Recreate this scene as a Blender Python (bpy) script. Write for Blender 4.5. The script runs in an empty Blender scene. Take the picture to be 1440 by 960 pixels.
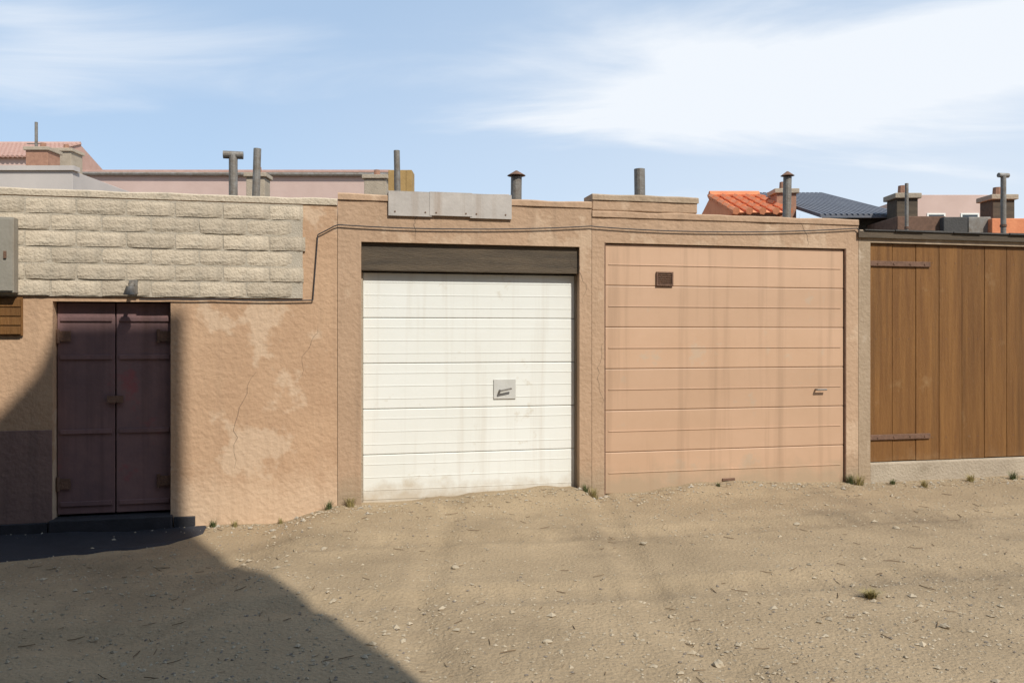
import bpy, bmesh, math, random
from mathutils import Vector, Matrix
random.seed(7)
R = math.radians
S = bpy.context.scene
C = S.collection

# ---------------------------------------------------------------- camera
cam = bpy.data.objects.new('camera', bpy.data.cameras.new('camera'))
C.objects.link(cam)
cam.location = (0, 0, 1.6); cam.rotation_euler = (R(90), 0, 0)
cam.data.lens = 28; cam.data.sensor_width = 36
cam.data.shift_y = -10/1440
cam.data.clip_end = 20000; cam.data.clip_start = .05
S.camera = cam
F = 1120.0
def at(px, py, Y): return Vector(((px-720)/F*Y, Y, 1.6+(470-py)/F*Y))

# ---------------------------------------------------------------- light
SUN_EL = R(47)
LD = Vector((-0.593, 0.805, 0)).normalized()          # way the light travels on the ground
sund = Vector((LD.x*math.cos(SUN_EL), LD.y*math.cos(SUN_EL), -math.sin(SUN_EL)))
sun = bpy.data.objects.new('sun', bpy.data.lights.new('sun', 'SUN'))
C.objects.link(sun)
sun.data.energy = 4.6; sun.data.angle = R(.5); sun.data.color = (1, .95, .86)
sun.rotation_euler = sund.to_track_quat('-Z', 'Y').to_euler()
W = bpy.data.worlds.new('World'); S.world = W; W.use_nodes = True
def build_world():
    nt = W.node_tree; n = nt.nodes; l = nt.links
    n.clear()
    out = n.new('ShaderNodeOutputWorld'); bg = n.new('ShaderNodeBackground')
    sky = n.new('ShaderNodeTexSky'); sky.sky_type = 'NISHITA'; sky.sun_disc = False
    sky.sun_elevation = SUN_EL
    sky.sun_rotation = math.atan2(-LD.x, -LD.y)
    sky.air_density = 1.0; sky.dust_density = .6; sky.ozone_density = 1.6
    tc = n.new('ShaderNodeTexCoord')
    def math_(op, a, b=None, c=None, clamp=False):
        m = n.new('ShaderNodeMath'); m.operation = op; m.use_clamp = clamp
        for k, v in enumerate((a, b, c)):
            if v is None: continue
            if isinstance(v, (int, float)): m.inputs[k].default_value = v
            else: l.new(v, m.inputs[k])
        return m.outputs[0]
    sep = n.new('ShaderNodeSeparateXYZ'); l.new(tc.outputs['Generated'], sep.inputs[0])
    za = math_('ADD', math_('MAXIMUM', sep.outputs[2], .03), .12)
    cmb = n.new('ShaderNodeCombineXYZ'); l.new(math_('DIVIDE', sep.outputs[0], za), cmb.inputs[0]); l.new(math_('DIVIDE', sep.outputs[1], za), cmb.inputs[1])
    mp = n.new('ShaderNodeMapping'); mp.inputs['Location'].default_value = (5.2, 2.4, 0); mp.inputs['Scale'].default_value = (.47, 1.05, 1)
    mp.inputs['Rotation'].default_value = (0, 0, R(-6)); l.new(cmb.outputs[0], mp.inputs[0])
    n1 = n.new('ShaderNodeTexNoise'); n1.inputs['Scale'].default_value = 1.7; n1.inputs['Detail'].default_value = 8; n1.inputs['Roughness'].default_value = .55; n1.inputs['Distortion'].default_value = .5
    l.new(mp.outputs[0], n1.inputs['Vector'])
    def bank(cx, cy, cz, sx, sz, amt):                   # a cloud bank in one part of the sky
        v = n.new('ShaderNodeVectorMath'); v.operation = 'SUBTRACT'; l.new(tc.outputs['Generated'], v.inputs[0])
        d = Vector((cx, cy, cz)).normalized(); v.inputs[1].default_value = d
        v2 = n.new('ShaderNodeVectorMath'); v2.operation = 'MULTIPLY'; l.new(v.outputs[0], v2.inputs[0]); v2.inputs[1].default_value = (1/sx, 1/sx, 1/sz)
        ln = n.new('ShaderNodeVectorMath'); ln.operation = 'LENGTH'; l.new(v2.outputs[0], ln.inputs[0])
        f = math_('SUBTRACT', 1.0, ln.outputs['Value'], clamp=True)
        return math_('MULTIPLY', f, amt)
    den = math_('ADD', n1.outputs['Fac'], bank(.30, 1, .30, .62, .085, .46))
    den = math_('ADD', den, bank(-.58, 1, .38, .36, .11, .40))
    den = math_('ADD', den, bank(.66, 1, .385, .40, .065, .36))
    den = math_('ADD', den, bank(-.30, 1, .24, .5, .22, -.22))
    r = n.new('ShaderNodeMapRange'); r.interpolation_type = 'SMOOTHSTEP'
    r.inputs[1].default_value = .50; r.inputs[2].default_value = .95; l.new(den, r.inputs[0])
    # pale air towards the horizon, clearer overhead
    hz = math_('POWER', math_('SUBTRACT', 1.0, math_('MAXIMUM', sep.outputs[2], 0.0), clamp=True), 9.0)
    cov = math_('ADD', math_('MULTIPLY', r.outputs[0], .92), math_('ADD', math_('MULTIPLY_ADD', hz, .16, .03), bank(.55, 1, .17, .85, .35, .55)), clamp=True)
    mx = n.new('ShaderNodeMix'); mx.data_type = 'RGBA'; mx.clamp_factor = True
    v0 = n.new('ShaderNodeMix'); v0.data_type = 'RGBA'   # thin bright veil over the whole sky
    v0.inputs[0].default_value = .68; l.new(sky.outputs[0], v0.inputs[6]); v0.inputs[7].default_value = (3.45, 4.65, 6.2, 1)
    l.new(cov, mx.inputs[0]); l.new(v0.outputs[2], mx.inputs[6]); mx.inputs[7].default_value = (6.1, 6.45, 6.9, 1)
    l.new(mx.outputs[2], bg.inputs[0]); bg.inputs[1].default_value = .145
    l.new(bg.outputs[0], out.inputs[0])
build_world()
S.view_settings.view_transform = 'Standard'; S.view_settings.look = 'None'
S.view_settings.exposure = 0; S.view_settings.gamma = 1

# ---------------------------------------------------------------- helpers
def mat(name, col, col2=None, scale=6, rough=.85, bump=.2, bscale=60, metal=0, stain=None, stretch=None, spec=.3, tone=.05, splash=None, streak=None, speck=0):
    m = bpy.data.materials.new(name); m.use_nodes = True
    nt = m.node_tree; n = nt.nodes; l = nt.links; b = n['Principled BSDF']
    b.inputs['Roughness'].default_value = rough; b.inputs['Metallic'].default_value = metal
    b.inputs['Specular IOR Level'].default_value = spec
    tc = n.new('ShaderNodeTexCoord'); vec = tc.outputs['Object']
    if stretch:
        mp = n.new('ShaderNodeMapping'); mp.inputs['Scale'].default_value = stretch; l.new(vec, mp.inputs[0]); vec = mp.outputs[0]
    nz = n.new('ShaderNodeTexNoise'); nz.inputs['Scale'].default_value = scale; nz.inputs['Detail'].default_value = 8; nz.inputs['Roughness'].default_value = .62
    l.new(vec, nz.inputs['Vector'])
    rp = n.new('ShaderNodeValToRGB'); rp.color_ramp.elements[0].position = .33; rp.color_ramp.elements[1].position = .68
    c2 = col2 or tuple(c*.8 for c in col)
    rp.color_ramp.elements[0].color = (*c2, 1); rp.color_ramp.elements[1].color = (*col, 1)
    l.new(nz.outputs['Fac'], rp.inputs[0]); cur = rp.outputs[0]
    if stain:
        n2 = n.new('ShaderNodeTexNoise'); n2.inputs['Scale'].default_value = stain[1]; n2.inputs['Detail'].default_value = 5; n2.inputs['Roughness'].default_value = .7
        l.new(tc.outputs['Object'], n2.inputs['Vector'])
        r2 = n.new('ShaderNodeValToRGB'); r2.color_ramp.elements[0].position = stain[2]; r2.color_ramp.elements[1].position = stain[3]
        l.new(n2.outputs['Fac'], r2.inputs[0])
        mx = n.new('ShaderNodeMix'); mx.data_type = 'RGBA'; l.new(r2.outputs[0], mx.inputs[0]); l.new(cur, mx.inputs[6]); mx.inputs[7].default_value = (*stain[0], 1)
        cur = mx.outputs[2]
    def mixc(fac, c):
        nonlocal cur
        x = n.new('ShaderNodeMix'); x.data_type = 'RGBA'; l.new(fac, x.inputs[0]); l.new(cur, x.inputs[6]); x.inputs[7].default_value = (*c, 1); cur = x.outputs[2]
    if speck:                                            # fine grit in the colour
        v = n.new('ShaderNodeTexNoise'); v.inputs['Scale'].default_value = speck; v.inputs['Detail'].default_value = 4; v.inputs['Roughness'].default_value = .8; l.new(tc.outputs['Object'], v.inputs['Vector'])
        q = n.new('ShaderNodeMapRange'); q.inputs[1].default_value = .5; q.inputs[2].default_value = .72; q.inputs[4].default_value = .55; l.new(v.outputs['Fac'], q.inputs[0]); mixc(q.outputs[0], tuple(c*.55 for c in col))
        v = n.new('ShaderNodeTexNoise'); v.inputs['Scale'].default_value = speck*.8; v.inputs['Detail'].default_value = 4; v.inputs['Roughness'].default_value = .8; l.new(tc.outputs['Normal'] if False else tc.outputs['Object'], v.inputs['Vector'])
        q = n.new('ShaderNodeMapRange'); q.inputs[1].default_value = .42; q.inputs[2].default_value = .30; q.inputs[3].default_value = 0; q.inputs[4].default_value = .5; l.new(v.outputs['Fac'], q.inputs[0]); mixc(q.outputs[0], tuple(min(1, c*1.35) for c in col))
    if splash or streak: sz = n.new('ShaderNodeSeparateXYZ'); l.new(tc.outputs['Object'], sz.inputs[0])
    if splash:                                           # mud thrown up at the foot: (colour, height, amount)
        v = n.new('ShaderNodeTexNoise'); v.inputs['Scale'].default_value = 5; v.inputs['Detail'].default_value = 8; v.inputs['Roughness'].default_value = .7; l.new(tc.outputs['Object'], v.inputs['Vector'])
        q = n.new('ShaderNodeMapRange'); q.inputs[1].default_value = splash[1]; q.inputs[2].default_value = -.1; l.new(sz.outputs[2], q.inputs[0])
        a_ = n.new('ShaderNodeMath'); a_.operation = 'ADD'; l.new(v.outputs['Fac'], a_.inputs[0]); l.new(q.outputs[0], a_.inputs[1])
        w_ = n.new('ShaderNodeMapRange'); w_.inputs[1].default_value = .72; w_.inputs[2].default_value = 1.15; w_.inputs[4].default_value = splash[2]; l.new(a_.outputs[0], w_.inputs[0]); mixc(w_.outputs[0], splash[0])
    if streak:                                           # rain streaks: (colour, amount)
        mp2 = n.new('ShaderNodeMapping'); mp2.inputs['Scale'].default_value = (9, 9, .35); l.new(tc.outputs['Object'], mp2.inputs[0])
        v = n.new('ShaderNodeTexNoise'); v.inputs['Scale'].default_value = 1; v.inputs['Detail'].default_value = 6; v.inputs['Roughness'].default_value = .6; l.new(mp2.outputs[0], v.inputs['Vector'])
        w_ = n.new('ShaderNodeMapRange'); w_.inputs[1].default_value = .52; w_.inputs[2].default_value = .74; w_.inputs[4].default_value = streak[1]; l.new(v.outputs['Fac'], w_.inputs[0]); mixc(w_.outputs[0], streak[0])
    # each object a slightly different tone
    oi = n.new('ShaderNodeObjectInfo'); hs = n.new('ShaderNodeHueSaturation'); ma = n.new('ShaderNodeMapRange')
    ma.inputs[3].default_value = 1-tone; ma.inputs[4].default_value = 1+tone
    l.new(oi.outputs['Random'], ma.inputs[0]); l.new(ma.outputs[0], hs.inputs['Value']); l.new(cur, hs.inputs['Color'])
    l.new(hs.outputs[0], b.inputs['Base Color'])
    nb = n.new('ShaderNodeTexNoise'); nb.inputs['Scale'].default_value = bscale; nb.inputs['Detail'].default_value = 6
    l.new(vec, nb.inputs['Vector'])
    bp = n.new('ShaderNodeBump'); bp.inputs['Strength'].default_value = bump; bp.inputs['Distance'].default_value = .02
    l.new(nb.outputs['Fac'], bp.inputs['Height']); l.new(bp.outputs[0], b.inputs['Normal'])
    return m
class MB:
    def __init__(s): s.v = []; s.f = []
    def box(s, a, b, M=None):
        x0, y0, z0 = a; x1, y1, z1 = b; k = len(s.v)
        P = [(x0,y0,z0),(x1,y0,z0),(x1,y1,z0),(x0,y1,z0),(x0,y0,z1),(x1,y0,z1),(x1,y1,z1),(x0,y1,z1)]
        s.v += [tuple(M @ Vector(p)) if M else p for p in P]
        s.f += [tuple(k+i for i in q) for q in ((0,3,2,1),(4,5,6,7),(0,1,5,4),(1,2,6,5),(2,3,7,6),(3,0,4,7))]
        return s
    def tube(s, a, b, r, n=10, r2=None):
        a = Vector(a); b = Vector(b); d = (b-a).normalized(); u = d.orthogonal().normalized(); w = d.cross(u); k = len(s.v); r2 = r if r2 is None else r2
        for p, q in ((a, r), (b, r2)):
            for i in range(n):
                t = 2*math.pi*i/n; s.v.append(tuple(p+(u*math.cos(t)+w*math.sin(t))*q))
        for i in range(n): s.f.append((k+i, k+(i+1)%n, k+n+(i+1)%n, k+n+i))
        s.f += [tuple(k+i for i in reversed(range(n))), tuple(k+n+i for i in range(n))]
        return s
    def quad(s, pts):
        k = len(s.v); s.v += [tuple(p) for p in pts]; s.f.append(tuple(range(k, k+len(pts)))); return s
    def build(s, name, m, parent=None, bevel=0):
        me = bpy.data.meshes.new(name); me.from_pydata(s.v, [], s.f); me.update()
        o = bpy.data.objects.new(name, me); C.objects.link(o); me.materials.append(m)
        if parent: o.parent = parent
        if bevel:
            md = o.modifiers.new('bevel', 'BEVEL'); md.width = bevel; md.segments = 2; md.limit_method = 'ANGLE'
        return o
def tag(o, label=None, cat=None, group=None, kind=None):
    if label: o['label'] = label
    if cat: o['category'] = cat
    if group: o['group'] = group
    if kind: o['kind'] = kind
    return o
def thing(name, loc, rz, label, cat, group=None):
    o = bpy.data.objects.new(name, None); C.objects.link(o); o.empty_display_size = .2
    o.location = loc; o.rotation_euler = (0, 0, rz); return tag(o, label, cat, group)

M = {}
M['ground'] = mat('sandy_ground', (.372,.278,.172), (.285,.212,.130), 1.3, .95, .8, 45, stain=((.225,.168,.105), .45, .52, .66), tone=0, speck=42)
M['peach'] = mat('peach_plaster', (.495,.335,.22), (.42,.28,.18), 1.6, .9, .5, 22, stain=((.52,.37,.25), 1.1, .555, .60), splash=((.36,.27,.18), .5, .85), streak=((.30,.205,.135), .5))
M['tan'] = mat('tan_plaster', (.53,.35,.22), (.45,.285,.175), 1.7, .9, .5, 22, stain=((.565,.405,.275), 1.0, .545, .59), splash=((.60,.43,.29), .6, .85), streak=((.36,.24,.155), .45))
M['beige'] = mat('beige_plaster', (.55,.40,.275), (.50,.34,.22), 3, .9, .3, 50)
M['pier'] = mat('pier_plaster', (.41,.31,.215), (.33,.245,.165), 3, .9, .5, 26, stain=((.45,.355,.26), 1.4, .55, .6), splash=((.36,.27,.18), .5, .85), streak=((.26,.19,.125), .5))
M['white'] = mat('white_painted_steel', (.775,.78,.735), (.735,.735,.68), 1.1, .45, .10, 3.5, stain=((.66,.63,.55), 2.6, .635, .70), tone=.02, splash=((.47,.38,.27), .30, .75), streak=((.56,.50,.41), .40))
M['brown'] = mat('brown_painted_wood', (.245,.118,.036), (.165,.074,.023), 2.2, .62, .5, 30, stretch=(9, 9, .5), tone=.09, stain=((.26,.145,.06), 2.5, .60, .72), splash=((.30,.19,.10), .45, .5), streak=((.095,.045,.016), .6))
M['dark'] = mat('dark_brown_steel', (.25,.145,.135), (.18,.11,.11), 4, .6, .1, 40, stain=((.34,.08,.08), 1.5, .6, .75), streak=((.12,.07,.06), .6))
M['lintel'] = mat('dark_timber', (.12,.09,.06), (.07,.055,.04), 3, .8, .4, 30, stretch=(.6, 6, 6))
M['metal'] = mat('dull_metal', (.30,.29,.27), (.22,.20,.18), 8, .5, .1, 60, metal=.6)
M['redtile'] = mat('terracotta', (.74,.29,.14), (.60,.21,.10), 5, .85, .2, 40)
M['slate'] = mat('grey_sheet', (.19,.19,.21), (.13,.13,.15), 3, .6, .1, 40)
M['pink'] = mat('far_pink_wall', (.52,.38,.31), (.44,.31,.25), 1.5, .9, .1, 30)
M['shade'] = mat('inner_dark', (.05,.045,.04), (.03,.03,.03), 3, .9, .1, 30)

# ---------------------------------------------------------------- ground
YAW = math.atan2(1.15, 5.4)
O = Vector((-1.575, 7.35, 0)); U = Vector((math.cos(YAW), math.sin(YAW), 0)); N = Vector((U.y, -U.x, 0))   # N points to the yard
def u_of(px, off=0.0):                                   # wall coordinate seen at a picture column (off = metres in front of the wall)
    k = (px-720)/F; o = O+N*off
    return (k*o.y-o.x)/(U.x-k*U.y)
def z_of(px, py, off=0.0):
    Y = (O+N*off).y+U.y*u_of(px, off); return 1.6+(470-py)/F*Y
def wall_pt(px, py, off=0.0): return O+N*off+U*u_of(px, off)+Vector((0, 0, z_of(px, py, off)))
from mathutils import noise as mn
DRIFTS = [(u_of(560), u_of(805), u_of(845), .10), (u_of(880), u_of(1000), u_of(1215), .085)]
def gh(x, y):                                            # ground relief: flat yard, a little drift against the wall
    p = Vector((x, y, 0)); d = (p-O).dot(N)              # metres in front of the wall
    f = max(0.0, 1-math.hypot(x, y-5)/22)
    z = .022*mn.noise(Vector((x*.55, y*.55, 1)))+.010*mn.noise(Vector((x*2.1, y*2.1, 5)))+.004*mn.noise(Vector((x*7, y*7, 9)))
    for c, wd in ((1.35, .16), (2.75, .16)):             # wheel ruts along the row
        e = d-c-.12*math.sin(x*.5); z += -.026*math.exp(-(e/wd)**2)*(1+.25*math.sin(x*42))+.012*math.exp(-((abs(e)-wd*1.35)/.06)**2)
    for c in (-.55, .85):                                # tracks that swing in to the white door
        e = (x-(c+.55*max(0, 4.6-y)**1.6*.5))/(1+.5*max(0, 4.6-y)); z += (-.020*math.exp(-(e/.10)**2)*(1+.3*math.sin(y*45))+.009*math.exp(-((abs(e)-.15)/.045)**2))
    z += .006*mn.noise(Vector((x*4, y*4, 8)))+.004*max(0, mn.noise(Vector((x*13, y*13, 4))))
    z += .055*math.exp(-max(d, 0)/.22)*(.5+.5*mn.noise(Vector((x*1.3, 4, 2))))
    u = (p-O).dot(U); near = math.exp(-(max(d, 0)/.30)**2)
    for u0_, u1_, u2_, hgt in DRIFTS:                    # sand blown against the doors
        k = (u-u0_)/(u1_-u0_) if u < u1_ else (u2_-u)/(u2_-u1_)
        if k > 0: z += hgt*near*k*k*(3-2*k)*(1+.25*mn.noise(Vector((x*5, y*5, 2))))
    k = min(1, max(0, (-1.55-x)/.65)); z -= .15*k*k*(3-2*k)
    return z*f
def ground():
    bm = bmesh.new()
    def axis(lo, hi, step):                              # fine in the yard, coarse to the horizon
        r = []; v = lo
        while v < hi: r.append(v); v += step
        r.append(hi); g = step
        a = lo; b = hi; L = []; H = []
        while b < 4000: g *= 1.5; b += g; a -= g; H.append(b); L.append(a)
        return L[::-1]+r+H
    xs = axis(-6, 10, .045); ys = axis(1.2, 11, .045)
    G = [[bm.verts.new((x, y, gh(x, y))) for x in xs] for y in ys]
    for j in range(len(ys)-1):
        for i in range(len(xs)-1):
            f = bm.faces.new((G[j][i], G[j][i+1], G[j+1][i+1], G[j+1][i])); f.smooth = True
    me = bpy.data.meshes.new('ground'); bm.to_mesh(me); o = bpy.data.objects.new('ground', me); C.objects.link(o); me.materials.append(M['ground'])
    tag(o, kind='structure')
ground()
def foot_strip():  # dark strip along the left wall foot, wider towards the left
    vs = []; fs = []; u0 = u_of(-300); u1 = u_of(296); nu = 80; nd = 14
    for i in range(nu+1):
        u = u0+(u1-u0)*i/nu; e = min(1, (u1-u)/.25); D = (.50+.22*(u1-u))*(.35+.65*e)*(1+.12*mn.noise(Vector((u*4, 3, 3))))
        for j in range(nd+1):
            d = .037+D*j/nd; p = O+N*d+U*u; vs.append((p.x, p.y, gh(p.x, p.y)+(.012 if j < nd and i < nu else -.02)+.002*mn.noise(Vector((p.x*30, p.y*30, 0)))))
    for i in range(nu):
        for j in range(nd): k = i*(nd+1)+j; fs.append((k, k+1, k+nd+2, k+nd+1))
    me = bpy.data.meshes.new('dark_foot_strip'); me.from_pydata(vs, [], fs); me.update(); me.materials.append(M['foot_strip'])
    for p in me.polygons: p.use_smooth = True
    o = bpy.data.objects.new('dark_foot_strip', me); C.objects.link(o); o['kind'] = 'structure'
M['foot_strip'] = mat('blue_black_strip', (.040,.041,.050), (.028,.028,.034), 3, .75, .6, 120, speck=120)  # blue-black speckled colour of the strip
foot_strip()
def scatter(name, m, pts, shape, kind='stuff'):
    vs = []; fs = []
    for p in pts: shape(vs, fs, p)
    me = bpy.data.meshes.new(name); me.from_pydata(vs, [], fs); me.update(); me.materials.append(m)
    o = bpy.data.objects.new(name, me); C.objects.link(o); o['kind'] = kind; return o
OCT = [(1,0,0),(-1,0,0),(0,1,0),(0,-1,0),(0,0,1),(0,0,-1)]
OF = [(0,2,4),(2,1,4),(1,3,4),(3,0,4),(2,0,5),(1,2,5),(3,1,5),(0,3,5)]
def pebble(vs, fs, p):
    x, y, r = p; k = len(vs); rz = random.random()*6.3; c, s_ = math.cos(rz), math.sin(rz); z = gh(x, y)
    ax = [random.uniform(.7, 1.3) for _ in range(3)]
    for q in OCT:
        j = [q[i]*ax[i]*r+random.uniform(-.25, .25)*r for i in range(3)]
        vs.append((x+j[0]*c-j[1]*s_, y+j[0]*s_+j[1]*c, z+j[2]*.6+r*.15))
    fs += [tuple(k+i for i in f) for f in OF]
def yard_point():
    while True:
        Y = 2.2+7.5*random.random()**1.2; X = random.uniform(-.75, .75)*Y*1.02
        if (Vector((X, Y, 0))-O).dot(N) > .05: return X, Y
def gravel_field(n, lo, hi, cl):
    P = []
    while len(P) < n:
        x, y = yard_point()
        if mn.noise(Vector((x*.6, y*.6, 3)))+random.uniform(-.5, .7) > cl: P.append((x, y, lo+(hi-lo)*random.random()**3))
    return P
M['stone'] = mat('pebble_stone', (.46,.38,.27), (.30,.25,.18), 3, .9, .2, 60)
M['stone_dark'] = mat('dark_pebble', (.24,.20,.16), (.18,.15,.12), 3, .9, .2, 60)
scatter('gravel', M['stone'], gravel_field(16000, .002, .013, .0), pebble)
scatter('dark_gravel', M['stone_dark'], gravel_field(3500, .002, .012, .15), pebble)
# larger loose stones, each a thing
for k, (px, py, r) in enumerate(((640,800,.022),(1010,930,.026),(905,765,.02),(1120,735,.024),(1330,880,.022),(770,905,.018),(455,770,.022),(1260,745,.02))):
    Y = 1.6*F/(py-470); x = (px-720)/F*Y; bm = bmesh.new(); bmesh.ops.create_icosphere(bm, subdivisions=2, radius=r)
    for v in bm.verts: v.co *= 1+.5*mn.noise(v.co*40+Vector((k*7, 0, 0)))
    for v in bm.verts: v.co.z *= .65
    for v in bm.verts: v.co.x *= 1.3
    me = bpy.data.meshes.new('loose_stone'); bm.to_mesh(me); me.materials.append(M['stone'])
    o = bpy.data.objects.new('loose_stone', me); C.objects.link(o); o.location = (x, Y, gh(x, Y)+r*.4); o.rotation_euler.z = k*1.3
    lab = ('loose stone on the sunlit ground a few steps before the white door', 'loose stone nearest the viewer, at the bottom right of centre', 'small stone lying out from the peach door',
           'stone close to the foot of the peach door', 'stone on the ground at the far right foreground', 'smallest loose stone, low in the middle of the yard', 'stone beside the edge of the shade near the left wall', 'stone on the ground before the brown gate')[k]
    tag(o, lab, 'stone', 'loose stones on the yard')

def twig(vs, fs, p):
    x, y, r = p; k = len(vs); a = random.random()*6.3; L = r*random.uniform(.6, 2.2); w = r*.10; z = gh(x, y)+.004
    c, s_ = math.cos(a), math.sin(a)
    for t, q in ((-1, .5), (0, 1), (1, .3)):
        bx, by = x+c*L*t, y+s_*L*t+random.uniform(-.2, .2)*L; vs += [(bx-s_*w*q, by+c*w*q, z), (bx+s_*w*q, by-c*w*q, z), (bx, by, z+w*1.6)]
    for m in (0, 3): fs += [(k+m, k+m+1, k+m+4, k+m+3), (k+m+1, k+m+2, k+m+5, k+m+4), (k+m+2, k+m, k+m+3, k+m+5)]
M['twig'] = mat('dry_twig', (.20,.14,.08), (.12,.08,.05), 5, .9, .1, 40)
scatter('twigs', M['twig'], [(*yard_point(), random.uniform(.008, .03)) for _ in range(420)], twig)
def foot_point(): u = random.uniform(u_of(-60), u_of(1500)); d = .04+.35*random.random()**2.2; p = O+N*d+U*u; return p.x, p.y
scatter('wall_foot_gravel', M['stone'], [(*foot_point(), .003+.014*random.random()**3) for _ in range(2600)], pebble)
scatter('wall_foot_twigs', M['twig'], [(*foot_point(), random.uniform(.006, .02)) for _ in range(300)], twig)
# dry tufts
M['straw'] = mat('dry_grass', (.34,.27,.11), (.24,.20,.08), 5, .9, .1, 40)
M['rubble'] = mat('concrete_rubble', (.42,.37,.30), (.32,.28,.22), 4, .95, .5, 40)
M['weed'] = mat('green_weed', (.12,.14,.05), (.08,.10,.035), 5, .8, .1, 40)
def tuft(x, y, n, h, m, label, lean=.6):
    vs = []; fs = []
    for i in range(n):
        a = random.random()*6.28; r = random.random()*h*.35; bx, by = x+r*math.cos(a), y+r*math.sin(a); z = gh(bx, by)-.004
        hh = h*random.uniform(.4, 1); w = random.uniform(.0016, .0035); l_ = lean*hh*random.random(); a2 = a+random.uniform(-.6, .6)
        dx, dy = math.cos(a2), math.sin(a2); k = len(vs)
        for t in (0, .5, 1):
            c = (bx+dx*l_*t*t, by+dy*l_*t*t, z+hh*(t-.25*lean*t*t)); ww = w*(1-.85*t)
            vs += [(c[0]-dy*ww, c[1]+dx*ww, c[2]), (c[0]+dy*ww, c[1]-dx*ww, c[2])]
        fs += [(k, k+1, k+3, k+2), (k+2, k+3, k+5, k+4)]
    me = bpy.data.meshes.new('grass_tuft'); me.from_pydata(vs, [], fs); me.update(); me.materials.append(m)
    o = bpy.data.objects.new('grass_tuft', me); C.objects.link(o); tag(o, label, 'grass tuft', 'weeds in the yard')
def gp(px, py): Y = 1.6*F/(py-470); return (px-720)/F*Y, Y
tuft(*gp(1224, 838), 260, .085, M['straw'], 'dry yellowish grass tuft lying flat on the open ground at right', 1.3)
for px, off, n, h, m, lab in ((835, .10, 120, .13, 'straw', 'dry tuft at the foot of the pillar between the white and peach doors'),
        (462, .08, 90, .10, 'weed', 'small green weed at the foot of the wall left of the white door'),
        (1208, .10, 130, .14, 'straw', 'dry tuft at the foot of the pillar beside the brown gate'),
        (330, .07, 60, .08, 'straw', 'sparse dry tuft at the foot of the tan wall'),
        (1300, .28, 110, .10, 'straw', 'dry tuft under the sill of the brown gate'),
        (1010, .12, 60, .06, 'weed', 'low green weed under the peach door')):
    p = O+N*off+U*u_of(px, off); tuft(p.x, p.y, n, h, M[m], lab)

for px, off, n, h, m, lab in ((300, .05, 70, .09, 'weed', 'green weed at the foot of the tan wall, nearest the shade'),
        (395, .05, 50, .07, 'straw', 'thin straw coloured tuft at the middle of the foot of the tan wall'),
        (493, .04, 110, .12, 'straw', 'dry tuft against the left jamb of the white door'),
        (823, .05, 90, .10, 'weed', 'green weed against the right jamb of the white door'),
        (1196, .04, 120, .13, 'weed', 'green weed against the right jamb of the peach door'),
        (1255, .10, 80, .08, 'weed', 'small green weed at the left end of the sill of the brown gate'),
        (1365, .12, 130, .11, 'straw', 'broad dry tuft under the middle of the brown gate'),
        (1425, .15, 120, .12, 'weed', 'green weed under the brown gate at the right edge of the picture')):
    p = O+N*off+U*u_of(px, off); tuft(p.x, p.y, n, h, M[m], lab)
scatter('coarse_gravel', M['stone'], gravel_field(700, .010, .026, .25), pebble)
scatter('broken_concrete', M['rubble'], [(*foot_point(), .012+.02*random.random()**2) for _ in range(110)], pebble)
# ---------------------------------------------------------------- garage row
def prof_edge(mb, x0, x1, y0, y1, z, seg=.11, amp=.008):
    """a wall cap with a slightly wavering top edge"""
    n = max(2, int((x1-x0)/seg)); k = len(mb.v)
    for i in range(n+1):
        x = x0+(x1-x0)*i/n; dz = amp*mn.noise(Vector((x*3+z*7, 2, 1)))*2; dy = amp*mn.noise(Vector((x*4, 9, z)))
        mb.v += [(x, y0+dy, z-.06), (x, y0+dy, z+dz-.012), (x, y0+dy+.012, z+dz), (x, y1, z+dz), (x, y1, z-.06)]
    for i in range(n):
        for j in range(4): a = k+i*5+j; mb.f.append((a, a+5, a+6, a+1))
        a = k+i*5; mb.f.append((a+4, a+9, a+5, a))
    mb.f.append(tuple(k+j for j in range(5))); mb.f.append(tuple(k+n*5+j for j in reversed(range(5))))
def garage(u0, u1, h, door, dz, wallm, label, depth=5.5, holes=None, th=.3, step=0.0, step_coping=False):
    """one unit of the row; local x along the wall, y into it"""
    t = thing('garage', O+U*u0+N*step, YAW, label, 'garage', 'garages in the row')
    w = u1-u0; a, b = door[0]-u0, door[1]-u0
    m = MB()
    m.box((0, 0, -.45), (a, th, h-.06)); m.box((b, 0, -.45), (w, th, h-.06)); m.box((a, 0, dz), (b, th, h-.06))
    m.box((0, th, -.45), (.2, depth, h-.06)); m.box((w-.2, th, -.45), (w, depth, h-.06)); m.box((.2, depth-.2, -.45), (w-.2, depth, h-.06))
    m.build('wall', wallm, t)
    c = MB(); prof_edge(c, -.0, w, -.012, th, h+.001); c.build('coping', M['block'] if h > 2.6 and step_coping else wallm, t)
    MB().box((.2, th, h-.30), (w-.2, depth-.2, h-.16)).build('roof', M['roofing'], t)
    MB().box((.2, th+.01, -.1), (w-.2, depth-.2, .02)).build('floor', M['shade'], t)
    return t, a, b, w
M['roofing'] = mat('tar_roofing', (.09,.085,.08), (.06,.058,.055), 3, .9, .4, 40)
M['concrete'] = mat('old_concrete', (.44,.37,.28), (.34,.28,.21), 4, .95, .5, 40, stain=((.26,.21,.15), 2, .55, .75))
M['boxgrey'] = mat('grey_beige_cabinet', (.30,.275,.23), (.24,.22,.18), 4, .6, .15, 40, streak=((.20,.13,.08), .6))
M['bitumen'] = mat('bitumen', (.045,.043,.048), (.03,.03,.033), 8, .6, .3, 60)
M['rust'] = mat('rusty_steel', (.21,.12,.08), (.13,.075,.05), 14, .85, .4, 90)
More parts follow.
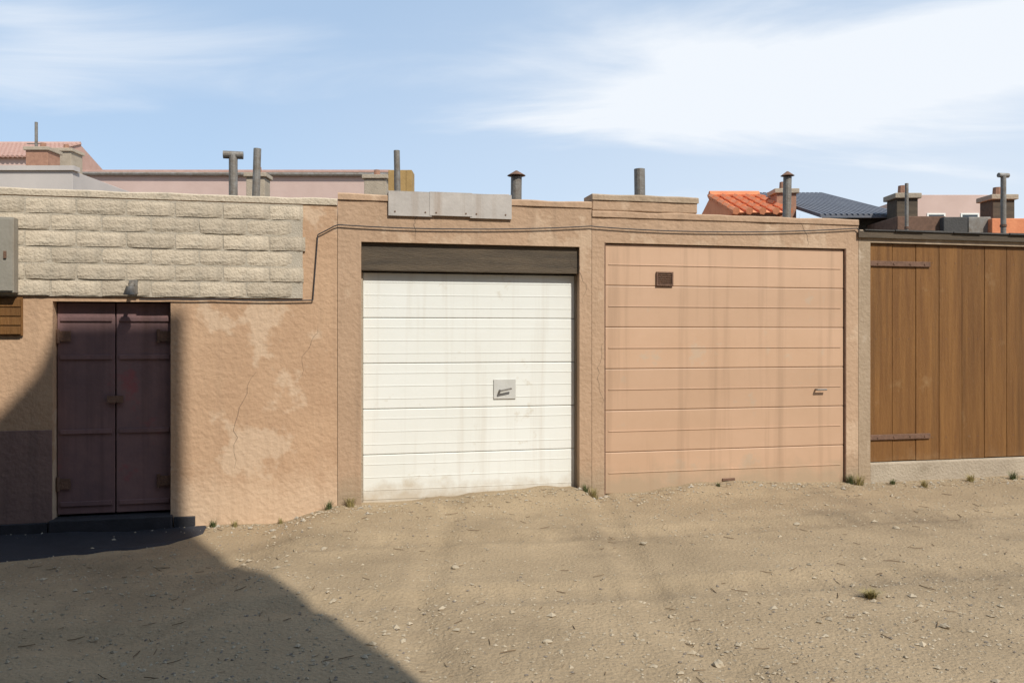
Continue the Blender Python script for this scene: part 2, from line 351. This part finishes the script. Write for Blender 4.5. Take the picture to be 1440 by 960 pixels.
M['black'] = mat('black_rubber', (.02,.02,.02), (.015,.015,.015), 14, .7, .1, 90)
M['peachdoor'] = mat('peach_painted_steel', (.565,.37,.245), (.51,.33,.212), 1.1, .5, .12, 3.5, stain=((.50,.36,.25), 1.9, .60, .66), tone=.045, splash=((.40,.30,.20), .42, .8), streak=((.37,.24,.155), .6))
M['galv'] = mat('galvanised_pipe', (.27,.26,.24), (.17,.14,.11), 12, .6, .2, 60, metal=.3)
M['tin'] = mat('dull_tin_flashing', (.50,.455,.41), (.40,.365,.33), 5, .6, .1, 30, streak=((.30,.22,.16), .6))
M['block'] = mat('beige_block', (.58,.49,.375), (.50,.42,.315), 5, .95, .55, 50, stain=((.38,.335,.26), 2.2, .54, .68), tone=.13, streak=((.33,.285,.22), .5))
M['greywall'] = mat('grey_render', (.16,.165,.18), (.12,.125,.14), 2, .9, .2, 40)
M['plate'] = mat('light_grey_plate', (.58,.57,.53), (.50,.49,.45), 6, .5, .1, 40)
M['pier_shade'] = mat('dark_brown_shade_colour', (.27,.17,.14), (.21,.13,.11), 3, .8, .4, 26, streak=((.12,.08,.07), .5))  # brown that puts deeper shade into the colour of the left pier
M['gold'] = mat('ochre_board', (.46,.30,.12), (.36,.23,.09), 5, .8, .2, 40)

def crack(parent, x, z, length, ang, wd=.004, y=-.0015):
    """a fine open crack: a thin ragged dark sliver just proud of the plaster"""
    P = []; cx, cz = x, z; a0 = ang; wd *= .75
    for i in range(14):
        P.append((cx, cz, wd*(.3+.7*math.sin(math.pi*(i+.5)/14)))); ang = a0+random.uniform(-.7, .7)
        cx += math.cos(ang)*length/14; cz += math.sin(ang)*length/14
    vs = []; fs = []
    for (a, b, w_) in P: vs += [(a-w_/2, y, b), (a+w_/2, y, b)]
    for i in range(13): k = i*2; fs.append((k, k+1, k+3, k+2))
    me = bpy.data.meshes.new('crack'); me.from_pydata(vs, [], fs); me.materials.append(M['shade']); o = bpy.data.objects.new('crack', me); C.objects.link(o); o.parent = parent
def chip(parent, x, z, r, m, seed=0):
    """a patch where the plaster has come off or been made good"""
    n = 22; vs = [(x, -.004, z)]; fs = []
    for i in range(n):
        t = 6.2832*i/n; q = r*(1+.7*mn.noise(Vector((math.cos(t)*1.4+seed*3, math.sin(t)*1.4, seed)))); vs.append((x+q*math.cos(t)*1.4, -.004, z+q*math.sin(t)))
    for i in range(n): fs.append((0, 1+i, 1+(i+1) % n))
    k = len(vs)
    for i in range(n): v = vs[1+i]; vs.append((x+(v[0]-x)*1.04, .004, z+(v[2]-z)*1.04))
    for i in range(n): fs.append((1+i, k+i, k+(i+1) % n, 1+(i+1) % n))
    me = bpy.data.meshes.new('plaster_patch'); me.from_pydata(vs, [], fs); me.materials.append(m); o = bpy.data.objects.new('plaster_patch', me); C.objects.link(o); o.parent = parent
def hinge(t, x, z, m, y): MB().tube((x, y, z-.06), (x, y, z+.06), .014, 8).box((x-.006, y-.004, z-.045), (x+.10, y+.006, z+.045)).build('hinge', m, t)

# --- the garage with the white door
t, a, b, w = garage(u_of(475), u_of(832), z_of(600,276), (u_of(508), u_of(815)), z_of(600,342), M['peach'], 'peach plastered garage with the cream white sectional door')
dz = z_of(600,342); top = dz-.275; n = 5; hh = (top-.03)/n
MB().box((a+.03, .175, .03), (b-.03, .19, top)).build('door_backing', M['white'], t)
for i in range(n):
    z0 = .035+i*hh; z1 = z0+hh-.005
    p = MB().box((a+.018, .115, z0), (b-.018, .168, z1)).build('panel', M['white'], t, .007)
MB().box((a+1.27, .104, z_of(700,562)), (a+1.49, .113, z_of(700,534))).build('lock_plate', M['plate'], t, .003)
MB().tube((a+1.33, .104, z_of(700,550)), (a+1.33, .06, z_of(700,550)), .011).tube((a+1.33, .065, z_of(700,550)), (a+1.44, .065, z_of(700,547)), .009).build('handle', M['metal'], t)
for i in range(n):
    for q in range(3): z0 = .035+i*hh+hh*(.22+.28*q); MB().box((a+.03, .1125, z0-.004), (b-.03, .1148, z0+.004)).build('rib', M['white'], t, .001)
MB().box((a+.02, .105, -.06), (b-.02, .175, .034)).build('bottom_rail', M['white'], t)
MB().box((a, .035, top+.012), (b, .285, dz-.002)).build('lintel', M['lintel'], t, .006)
for x in (a, b-.017): MB().box((x, .10, 0), (x+.017, .17, top)).build('guide_rail', M['concrete'], t)
MB().box((a-.02, -.06, -.15), (b+.02, .30, -.058)).build('threshold', M['concrete'], t, .012)
f0, f1 = u_of(546)-u_of(475), u_of(716)-u_of(475); fz0, fz1 = z_of(640,305), z_of(640,273)
for i_ in range(3):
    x0 = f0+(f1-f0)*i_/3; x1 = f0+(f1-f0)*(i_+1)/3+.02; dy = -.004*(i_ % 2); dz_ = random.uniform(-.012, .012)
    q = MB().box((x0, -.024+dy, fz0+dz_), (x1, -.014+dy+.006, fz1)).box((x0, -.024+dy, fz1+.0005), (x1, .25, fz1+.006-dy)).build('flashing', M['tin'], t)
    for xx in (.15, .85): MB().tube((x0+(x1-x0)*xx, -.028+dy, fz0+.03), (x0+(x1-x0)*xx, -.022+dy, fz0+.03), .008, 6).build('nail', M['rust'], q)
crack(t, a+.5, dz+.03, .34, 1.4); crack(t, b+.03, 1.9, .7, 1.7, .003)

# --- the garage with the peach door
t, a, b, w = garage(u_of(832)+.004, u_of(1207), z_of(1000,302), (u_of(850), u_of(1190)), z_of(1000,345), M['peach2'] if 'peach2' in M else M['peach'], 'peach garage with the wide peach coloured door beside the brown gate')
dz = z_of(1000,345); n = 6; hh = (dz-.02)/n
MB().box((a+.01, .101, .01), (b-.01, .14, dz-.004)).build('door_backing', M['peachdoor'], t)
for i in range(n): MB().box((a+.014, .025, .015+i*hh), (b-.014, .10, .015+(i+1)*hh-.004)).build('panel', M['peachdoor'], t, .008)
for x0, x1 in ((a+.001, a+.013), (b-.013, b-.001)): MB().box((x0, .005, .012), (x1, .1, dz-.004)).build('guide_rail', M['rust'], t)
for i in range(n):
    z0 = .015+i*hh; MB().box((a+.05, .0195, z0+hh*.5-.005), (b-.05, .0248, z0+hh*.5+.005)).build('rib', M['peachdoor'], t, .002)
MB().box((a+(b-a)*.5-.07, .012, .10), (a+(b-a)*.5+.07, .0245, .125)).build('pull_bar', M['rust'], t, .003)
vx = u_of(935)-u_of(832); vz = z_of(935, 392)
g = MB().box((vx-.09, .005, vz-.07), (vx+.09, .0235, vz-.055)).box((vx-.09, .005, vz+.055), (vx+.09, .0235, vz+.07)).box((vx-.09, .005, vz-.055), (vx-.075, .0235, vz+.055)).box((vx+.075, .005, vz-.055), (vx+.09, .0235, vz+.055)).build('vent_grille', M['rust'], t)
for i in range(5): MB().box((vx-.074, .010, vz-.05+i*.022), (vx+.074, .0238, vz-.042+i*.022)).build('slat', M['rust'], g)
MB().tube((b-.35, .02, 1.02), (b-.35, -.02, 1.02), .010).tube((b-.35, -.015, 1.02), (b-.24, -.015, 1.02), .009).build('handle', M['metal'], t)
MB().box((a-.02, -.06, -.1), (b+.02, .30, .006)).build('threshold', M['concrete'], t, .012)
crack(t, w-.6, dz+.02, .4, 1.7); crack(t, .10, .9, .8, 1.5, .003)

pz = z_of(900,275); pw = u_of(980)-u_of(832)
MB().box((.0, -.006, z_of(1000,302)+.004), (pw, .26, pz-.058)).build('parapet', M['peach'], t, .012)
pc = MB(); prof_edge(pc, -.0, pw+.01, -.016, .27, pz, .07, .006); pc.build('parapet_coping', M['pier'], t)
# --- the brown gate at the end of the row
t, a, b, w = garage(u_of(1207)+.004, u_of(1600), z_of(1300,326), (u_of(1224), u_of(1570)), z_of(1300,343), M['pier'], 'low garage with the dark roof edge and the brown timber gate')
dz = z_of(1300,343); sill = z_of(1300, 648); n = 11; hw = (b-a)/n
MB().box((a, .125, sill), (b, .15, dz)).build('gate_backing', M['brown'], t)
for i in range(n):
    y = .03+random.uniform(0, .006)
    p = MB().box((a+i*hw+.002, y, sill+.004+random.uniform(0, .008)), (a+(i+1)*hw-.002, .122, dz-.006)).build('plank', M['brown'], t, .005)
    for zz in (sill+.25, 1.55, dz-.2):
        for xx in (.3, .7): MB().tube((a+(i+xx)*hw, y-.002, zz), (a+(i+xx)*hw, y+.006, zz), .006, 6).build('nail', M['rust'], p)
for zz in (sill+.27, dz-.22):
    q = MB().box((a-.05, .012, zz-.028), (a+.75, .0295, zz+.028)).build('strap_hinge', M['rust'], t, .004)
    for xx in (.1, .3, .5, .68): MB().tube((a+xx, .006, zz), (a+xx, .013, zz), .012, 6).build('bolt', M['rust'], q)
MB().box((a, .02, -.1), (b, .3, sill)).build('sill', M['concrete'], t, .02)
MB().box((-.02, -.03, dz+.045), (w, -.014, dz+.12)).build('fascia', M['lintel'], t, .004)
for i in range(6):                                       # strips of roofing felt hanging over the edge
    x0 = .05+i*.36; MB().box((x0, -.045-.01*(i % 2), dz+.122), (x0+.355, .6, dz+.133+.004*(i % 3))).build('felt_strip', M['roofing'], t)


# --- the left garage: block wall above, tan plaster below, a dark steel gate
uL, uR = u_of(-230), u_of(475)-.004
zb = z_of(250, 418); hL = z_of(250, 272)
t, a, b, w = garage(uL, uR, hL, (u_of(74), u_of(240)), z_of(150,424), M['tan'], 'tan garage at the left end with a beige block wall over its dark gate', step_coping=True)
dz = z_of(150,424)
xe = u_of(440)-uL; rows = 6; bh = (hL-.075-zb)/rows; bl = .40
M['mortar'] = mat('grey_mortar', (.48,.42,.335), (.40,.35,.275), 8, .95, .4, 70)
MB().box((.0, -.016, zb), (xe-.09, -.003, hL-.07)).build('mortar', M['mortar'], t)
cache = []
def rough_block(k):
    bm = bmesh.new(); L, H = bl/2-.009, bh/2-.009; nx, nz = 7, 4; f0 = -.024-.003*(k % 3)
    def P(i, j):
        x = -L+2*L*i/nx; z = -H+2*H*j/nz; e = (i in (0, nx))+(j in (0, nz)); q = Vector((x*9+k*11, z*9, k))
        if i in (0, nx): x += .006*mn.noise(q*2.1)
        if j in (0, nz): z += .006*mn.noise(q*2.7+Vector((5, 0, 0)))
        if e == 2 and mn.noise(q) > .25: x *= .965; z *= .90       # a knocked corner
        return Vector((x, f0+.005*mn.noise(q*3)+.005*e, z))
    G = [[bm.verts.new(P(i, j)) for i in range(nx+1)] for j in range(nz+1)]
    for j in range(nz):
        for i in range(nx): bm.faces.new((G[j][i], G[j][i+1], G[j+1][i+1], G[j+1][i]))
    ring = [G[0][i] for i in range(nx+1)]+[G[j][nx] for j in range(1, nz+1)]+[G[nz][i] for i in range(nx-1, -1, -1)]+[G[j][0] for j in range(nz-1, 0, -1)]
    back = [bm.verts.new((v.co.x, -.006, v.co.z)) for v in ring]; m_ = len(ring)
    for a_ in range(m_): bm.faces.new((ring[a_], back[a_], back[(a_+1) % m_], ring[(a_+1) % m_]))
    bmesh.ops.recalc_face_normals(bm, faces=bm.faces)
    me = bpy.data.meshes.new('block'); bm.to_mesh(me); me.materials.append(M['block']); return me
cache = [rough_block(k) for k in range(12)]
for r_ in range(rows):
    x = -bl*.5*(r_ % 2)+.2; xe_ = xe-.03+(.0, -.045, .015, -.03, .0, -.05)[r_]
    while x < xe_-.1:
        L = min(bl, xe_-x+bl/2)
        o = bpy.data.objects.new('block', random.choice(cache)); C.objects.link(o); o.parent = t
        if x-bl/2 < 0: x += 0
        o.location = (x, random.uniform(-.002, .002), zb+bh*(r_+.5)); 
        if x+bl/2 > xe_: o.scale.x = (xe_-(x-bl/2))/bl; o.location.x = (x-bl/2+xe_)/2
        if x-bl/2 < 0: o.scale.x = (x+bl/2)/bl; o.location.x = (x+bl/2)/2
        x += bl
hw = (b-a)/2
for i in range(2):
    x0 = a+i*hw+.004; l_ = MB().box((x0+.004, .09, .03), (x0+hw-.008, .13, dz-.01)).build('gate_leaf', M['dark'], t, .005)
    for zz in (.12, .75, 1.4, dz-.15): MB().box((x0+.03, .075, zz-.02), (x0+hw-.03, .089, zz+.02)).build('rail', M['dark'], l_, .003)
    for zz in (.3, dz-.3): hinge(l_, x0+.015 if i == 0 else x0+hw-.12, zz, M['rust'], .072)
MB().box((a+hw-.06, .055, 1.0), (a+hw+.07, .073, 1.06)).build('hasp', M['rust'], t)
MB().box((a-.02, -.05, -.3), (b+.02, .3, .01)).build('threshold', M['bitumen'], t, .012)
MB().box((0, -.012, -.01), (a-.002, -.0015, .78)).build('pier_shade_sheet', M['pier_shade'], t, .002)  # dark sheet painted to deepen the building shade left of the gate
crack(t, u_of(330)-uL, .4, 1.0, 1.5); crack(t, u_of(420)-uL, 1.2, .6, 1.2, .003)

# brown shutter and grey pier at the left edge of the picture
sh = MB().box((u_of(-75)-uL, -.022, z_of(0,472)), (u_of(33)-uL, -.004, zb-.012)).build('shutter', M['brown'], t, .003)
for i_ in range(4):
    zz = z_of(0,472)+.012+i_*(zb-.03-z_of(0,472))/4; MB().box((u_of(-75)-uL+.01, -.042, zz), (u_of(33)-uL-.01, -.023, zz+(zb-.03-z_of(0,472))/4-.008)).build('slat', M['brown'], sh, .004)
mx0, mx1, mz0, mz1 = u_of(-60)-uL, u_of(28)-uL, zb+.02, z_of(15,308)
mb_ = MB().box((mx0, -.13, mz0), (mx1, -.028, mz1)).build('meter_box', M['boxgrey'], t, .006)
for i_ in range(2):
    hx = (mx1-mx0)/2; dl = MB().box((mx0+.012+i_*hx, -.142, mz0+.015), (mx0+hx-.006+i_*hx, -.131, mz1-.015)).build('door', M['boxgrey'], mb_, .004)
MB().box((mx1-.07, -.155, (mz0+mz1)/2-.03), (mx1-.05, -.1425, (mz0+mz1)/2+.03)).build('latch', M['rust'], mb_)
lamp = thing('wall_lamp', wall_pt(187, 408, .05), YAW, 'small dull lamp fixed above the dark gate', 'lamp')
MB().box((-.035, -.0, -.03), (.035, .045, .09)).build('back_plate', M['galv'], lamp, .004)
MB().tube((0, -.09, .02), (0, 0, .06), .018, 8).build('arm', M['galv'], lamp)
MB().tube((0, -.10, -.045), (0, -.10, .03), .055, 12, .03).build('shade', M['galv'], lamp)
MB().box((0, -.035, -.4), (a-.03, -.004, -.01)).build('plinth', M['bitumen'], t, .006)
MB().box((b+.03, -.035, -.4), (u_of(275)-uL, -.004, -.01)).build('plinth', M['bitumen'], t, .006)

# ---------------------------------------------------------------- pipes on the roofs
def pipe(px, py, off, r, cap, lean, label, z0=None, m='galv'):
    p = wall_pt(px, py, off); zb_ = z0 if z0 is not None else 2.45; h = p.z-zb_
    q = thing('vent_pipe', (p.x, p.y, zb_), YAW, label, 'pipe', 'vent pipes on the roofs')
    tip = Vector((lean*h, 0, h))
    if cap == 'cone': MB().tube((0,0,0), tip-Vector((0,0,.07)), r, 14).build('pipe', M[m], q); MB().tube(tip-Vector((0,0,.055)), tip, r*1.7, 14, .01).build('cap', M['rust'], q); MB().tube(tip-Vector((0,0,.08)), tip-Vector((0,0,.05)), r*.25, 6).build('cap_stem', M['rust'], q)
    elif cap == 'tee': MB().tube((0,0,0), tip-Vector((0,0,r)), r, 14).build('pipe', M[m], q); MB().tube(tip+Vector((-r*2.2,0,-r)), tip+Vector((r*2.2,0,-r)), r*.9, 14).build('cap', M[m], q)
    else: MB().tube((0,0,0), tip, r, 14).build('pipe', M[m], q)
    MB().tube((0,0,h*.45), (0,0,h*.45+.03), r*1.25, 14).build('collar', M['rust'], q)
    MB().tube((0,0,.0), (0,0,.06), r*1.9, 12, r*1.1).build('flashing', M['roofing'], q)
pipe(328, 212, -1.2, .045, 'tee', .0, 'vent pipe with a tee top, over the block wall')
pipe(357, 209, -2.3, .045, 'plain', .03, 'plain vent pipe close behind the tee topped one')
pipe(561, 212, -1.8, .035, 'plain', -.02, 'thin pipe standing by the ochre board')
pipe(725, 240, -1.0, .060, 'cone', .01, 'stout vent pipe with a cap over the right jamb of the white door')
pipe(901, 238, -1.0, .062, 'plain', -.015, 'plain stout vent pipe above the peach door')
pipe(1105, 241, -1.4, .050, 'cone', .02, 'capped vent pipe beside the orange roof')
pipe(1275, 258, -1.2, .022, 'plain', 0, 'thinnest pipe, over the left half of the brown gate')
pipe(1411, 243, -1.6, .035, 'tee', 0, 'tee topped pipe at the far right above the brown gate')

# ---------------------------------------------------------------- what stands behind the row
def block_of(name, label, cat, px0, px1, pyt, Y, depth, wm, group=None, roof=None, pyr=None, gable=False, zlo=0):
    """a building behind; px/py at distance Y give its width and height"""
    x0 = (px0-720)/F*Y; x1 = (px1-720)/F*Y; zt = 1.6+(470-pyt)/F*Y
    t = thing(name, (x0, Y, 0), 0, label, cat, group); W_ = x1-x0
    MB().box((0, 0, zlo), (W_, depth, zt)).build('wall', wm, t, .01)
    if roof:
        zr = 1.6+(470-pyr)/F*(Y+depth/2); ov = .15; m = MB(); rn = roof
        m.v = [(-ov, -ov, zt+.003), (W_+ov, -ov, zt+.003), (W_+ov, depth+ov, zt+.003), (-ov, depth+ov, zt+.003), (-ov, depth/2, zr), (W_+ov, depth/2, zr)]
        m.f = [(0,1,5,4), (2,3,4,5), (1,2,5), (3,0,4), (3,2,1,0)]
        r = m.build('roof', rn, t)
        nn = max(4, int(W_/.17)); cov = MB(); a0_ = Vector((0, -ov-.03, zt+.01)); b0_ = Vector((0, depth/2, zr+.02)); nt_ = max(3, int((b0_-a0_).length/.32))
        for i in range(nn+1):                              # each tile a tapered half roll lapping the one below
            x = -ov+(W_+2*ov)*i/nn
            for k in range(nt_):
                p = a0_.lerp(b0_, k/nt_); q = a0_.lerp(b0_, (k+1.12)/nt_); cov.tube((x, p.y, p.z+.012), (x, q.y, q.z-.004), .062, 6, .05)
        cov.tube((-ov-.02, depth/2, zr+.03), (W_+ov+.02, depth/2, zr+.03), .08, 8)
        tl = cov.build('roof_tiles', rn, t); tl['kind'] = 'stuff'
    return t, W_, zt
M['haze_pink'] = mat('pale_pink_render', (.54,.40,.345), (.48,.35,.30), 1.2, .9, .1, 30)
M['haze_grey'] = mat('pale_grey_render', (.52,.47,.43), (.45,.41,.38), 1.2, .9, .1, 30)
M['far_tile'] = mat('pale_clay_tiles', (.50,.32,.26), (.42,.26,.21), 4, .9, .2, 20)
M['brick'] = mat('red_brick', (.38,.21,.14), (.28,.15,.10), 9, .9, .3, 30)
M['greyroof'] = mat('grey_sheet_roof', (.16,.165,.185), (.12,.125,.145), 4, .6, .2, 30)
M['window'] = mat('window_glass', (.05,.06,.07), (.04,.045,.05), 2, .15, 0, 10, spec=.6)
def win(t, x, z, w, h, y=0):
    f = MB().box((x-.05, y-.02, z-.05), (x+w+.05, y-.004, z)).box((x-.05, y-.02, z+h), (x+w+.05, y-.004, z+h+.05)).box((x-.05, y-.02, z), (x, y-.004, z+h)).box((x+w, y-.02, z), (x+w+.05, y-.004, z+h)).build('window', M['white'], t)
    MB().box((x, y-.012, z), (x+w, y-.003, z+h)).build('pane', M['window'], f)
# far rows at left
t, W_, zt = block_of('far_house', 'long pale pink house with a clay roof behind the block wall', 'house', 104, 545, 243, 24, 7, M['haze_pink'], 'houses behind the garages')
MB().tube((-.05, -.08, zt-.04), (W_+.05, -.08, zt-.07), .06, 8).build('gutter', M['galv'], t)
MB().box((-.08, -.1, zt+.0), (W_+.08, .3, zt+.07)).build('eaves', M['far_tile'], t)
t, W_, zt = block_of('far_house', 'pale grey beige house at the far left behind the block wall', 'house', -260, 102, 240, 17, 5, M['haze_grey'], 'houses behind the garages')
MB().box((.5, -.05, zt), (W_+.05, .2, zt+.10)).build('parapet', M['haze_grey'], t)
t, W_, zt = block_of('far_house', 'hazy terracotta roofed house showing at the left edge of the picture', 'house', -420, 36, 222, 30, 7, M['haze_pink'], 'houses behind the garages', M['far_tile'], 203)
# chimneys
def chimney(px0, px1, py, Y, m, label, zlo=2.0, pots=1):
    x0 = (px0-720)/F*Y; x1 = (px1-720)/F*Y; zt = 1.6+(470-py)/F*Y; t = thing('chimney', (x0, Y, zlo), 0, label, 'chimney', 'chimneys above the roofs'); W_ = x1-x0; h = zt-zlo
    MB().box((0, 0, 0), (W_, W_, h-.12)).build('stack', m, t, .01)
    MB().box((-.04, -.04, h-.118), (W_+.04, W_+.04, h-.04)).build('cap', M['concrete'], t, .01)
    for i in range(pots): MB().tube((W_*(i+1)/(pots+1), W_/2, h-.04), (W_*(i+1)/(pots+1), W_/2, h+.1), .07, 8, .06).build('pot', M['brick'], t)
chimney(36, 67, 204, 18, M['brick'], 'reddish brick chimney at the far left')
chimney(70, 100, 206, 19, M['slatey'] if 'slatey' in M else M['concrete_dark'] if 'concrete_dark' in M else M['concrete'], 'grey chimney right of the brick one at far left')
t = thing('roof_mast', at(51, 172, 18)*Vector((1,1,0)) if False else ((51-720)/F*18.6, 18.6, 2.5), 0, 'thin aerial mast behind the brick chimney at far left', 'aerial')
MB().tube((0,0,0), (0,0,1.6+(470-172)/F*18.6-2.5), .035, 8).build('mast', M['galv'], t)
for i in range(4): MB().tube((-.22+.03*i, 0, 3.55-.16*i), (.22-.03*i, 0, 3.55-.16*i), .012, 6).build('rod', M['galv'], t)
chimney(346, 372, 240, 15, M['concrete'], 'grey chimney behind the two pipes over the block wall')
chimney(512, 543, 243, 16, M['concrete'], 'squat grey chimney left of the ochre board')
t = thing('roof_board', ((546-720)/F*11, 11, 2.2), 0, 'small ochre boarded box standing on the roof left of the white door', 'box')
zz = 1.6+(470-239)/F*11-2.2
for i in range(4): MB().box((i*.082, 0, 0), (i*.082+.079, .3, zz)).build('plank', M['gold'], t, .003)
# pale flat roof edge behind the white door
t, W_, zt = block_of('far_house', 'low pale grey building edge showing over the white door', 'house', 560, 716, 273, 15, 5, M['haze_grey'], 'houses behind the garages')
# right side jumble
t, W_, zt = block_of('far_house', 'small house with a bright orange tile roof behind the peach door', 'house', 1044, 1092, 301, 13, 3.0, M['pink'], 'houses behind the garages', M['redtile'], 277)
chimney(1092, 1120, 262, 13.4, M['brick'], 'brown brick chimney beside the orange tile roof')
t, W_, zt = block_of('shed', 'shed with a grey sheet roof left above the brown gate', 'shed', 1156, 1260, 306, 12.6, 3, M['lintel'], 'sheds behind the brown gate')
SL = (470-275)/F+(1.6+(470-275)/F*12.6-zt)/3.4
m = MB(); nr = 16
for i in range(nr): x = i*(W_+.2)/nr-.1; m.box((x, -.2, zt+.003), (x+(W_+.2)/nr*.6, 3.2, zt+.03))
m.v = [(v[0], v[1], v[2]+(v[1]+.2)*SL) for v in m.v]
s_ = m.build('ridges', M['greyroof'], t); s_['kind'] = 'stuff'
m = MB(); m.box((-.1, -.2, zt-.03), (W_+.1, 3.2, zt+.002)); m.v = [(v[0], v[1], v[2]+(v[1]+.2)*SL) for v in m.v]; m.build('roof', M['greyroof'], t)
chimney(1261, 1291, 268, 12.0, M['darkbrick'] if 'darkbrick' in M else M['lintel'], 'dark sooty chimney above the brown gate')
t, W_, zt = block_of('far_house', 'pale pink house beyond the sheds at the right', 'house', 1284, 1400, 274, 26, 6, M['haze_pink'], 'houses behind the garages')
for x in (.5, 1.6): win(t, x, zt-1.35, .5, .7)
t, W_, zt = block_of('shed', 'rusty brown shed just behind the brown gate', 'shed', 1262, 1330, 304, 11.6, 2.5, M['rust'], 'sheds behind the brown gate')
t, W_, zt = block_of('shed', 'nearly black shed wall behind the brown gate', 'shed', 1327, 1361, 305, 11.5, 2.5, M['roofing'], 'sheds behind the brown gate')
t, W_, zt = block_of('shed', 'grey concrete shed behind the brown gate', 'shed', 1362, 1394, 305, 11.6, 2.5, M['galv'], 'sheds behind the brown gate')
t, W_, zt = block_of('shed', 'terracotta painted shed at the right edge', 'shed', 1395, 1470, 307, 11.5, 2.5, M['redtile'], 'sheds behind the brown gate')
chimney(1396, 1427, 270, 12.4, M['lintel'], 'dark chimney at the right edge of the picture')

# ---------------------------------------------------------------- the block of flats behind the viewer, which shades the left of the yard
def flats():
    t_dist = 10.5
    off = t_dist*(-LD).dot(N)                            # plane parallel to the row
    def cast(px, py):
        p = wall_pt(px, py); k = off/(-sund).dot(N); return p+(-sund)*k
    prof = [cast(260, 436), cast(88, 439), cast(52, 524), cast(0, 580), cast(-90, 660)]
    prof += [prof[-1]-U*16]
    base = [Vector((p.x, p.y, -.1)) for p in (prof[-1], prof[0])]
    top = prof; D = N*8
    ring = [base[1]]+top+[base[0]]
    vs = [tuple(p) for p in ring]+[tuple(p+D) for p in ring]; n_ = len(ring)
    fs = [tuple(range(n_)), tuple(reversed(range(n_, 2*n_)))]+[(i, n_+i, n_+(i+1) % n_, (i+1) % n_) for i in range(n_)]
    me = bpy.data.meshes.new('wall'); me.from_pydata(vs, [], fs); me.materials.append(M['greywall'])
    t = thing('block_of_flats', (0,0,0), 0, 'tall grey block of flats across the yard behind the viewer', 'building')
    o = bpy.data.objects.new('wall', me); C.objects.link(o); o.parent = t
    c = base[1]
    for fl in range(4):
        for k in range(5):
            q = c-U*(1.6+k*3.0)-N*.02+Vector((0, 0, 1.2+fl*2.8))
            if q.z+1.4 > 9: continue
            w_ = MB(); w_.quad([q, q-U*1.3, q-U*1.3+Vector((0,0,1.4)), q+Vector((0,0,1.4))]); w_.build('window', M['window'], t)
flats()
def side_blocker():  # added out of view to block side sky and bounce from the shaded wall
    t = thing('side_sky_blocker', (-7.2, -7, 0), 0, 'added unseen block at the left of the yard, cutting sky light and bounce', 'house')
    MB().box((-6, 0, -.3), (0, 12.4, 7.2)).build('wall', M['greywall'], t)
side_blocker()
def opposite_blocker():  # added out of view to lower the sky fill over the yard
    p = O+N*12.5+U*4.6
    t = thing('opposite_sky_blocker', p, YAW, 'added unseen block behind the viewer at the right, cutting sky light', 'house')
    MB().box((0, -8, -.1), (18, 0, 6.5)).build('wall', M['greywall'], t)
opposite_blocker()

# ---------------------------------------------------------------- cable along the front of the row
def cable():
    P = []
    for px, py in ((196, 421), (240, 421), (300, 421), (440, 422), (447, 330), (470, 318), (476, 316), (640, 322), (831, 318), (840, 319), (1010, 326), (1205, 321), (1216, 330)):
        P.append((px, py))
    pts = []
    for k in range(len(P)-1):
        a, b = wall_pt(*P[k], .022), wall_pt(*P[k+1], .022); L = (b-a).length; n_ = max(2, int(L/.12))
        for i in range(n_): t = i/n_; q = a.lerp(b, t); q.z -= .035*L*4*t*(1-t)*.25; pts.append(q)
    pts.append(wall_pt(*P[-1], .022)); m = MB()
    for a, b in zip(pts, pts[1:]): m.tube(a, b, .0055, 5)
    o = m.build('power_cable', M['bitumen']); tag(o, 'thin dark cable run along the fronts of the garages from the lamp', 'cable')
cable()
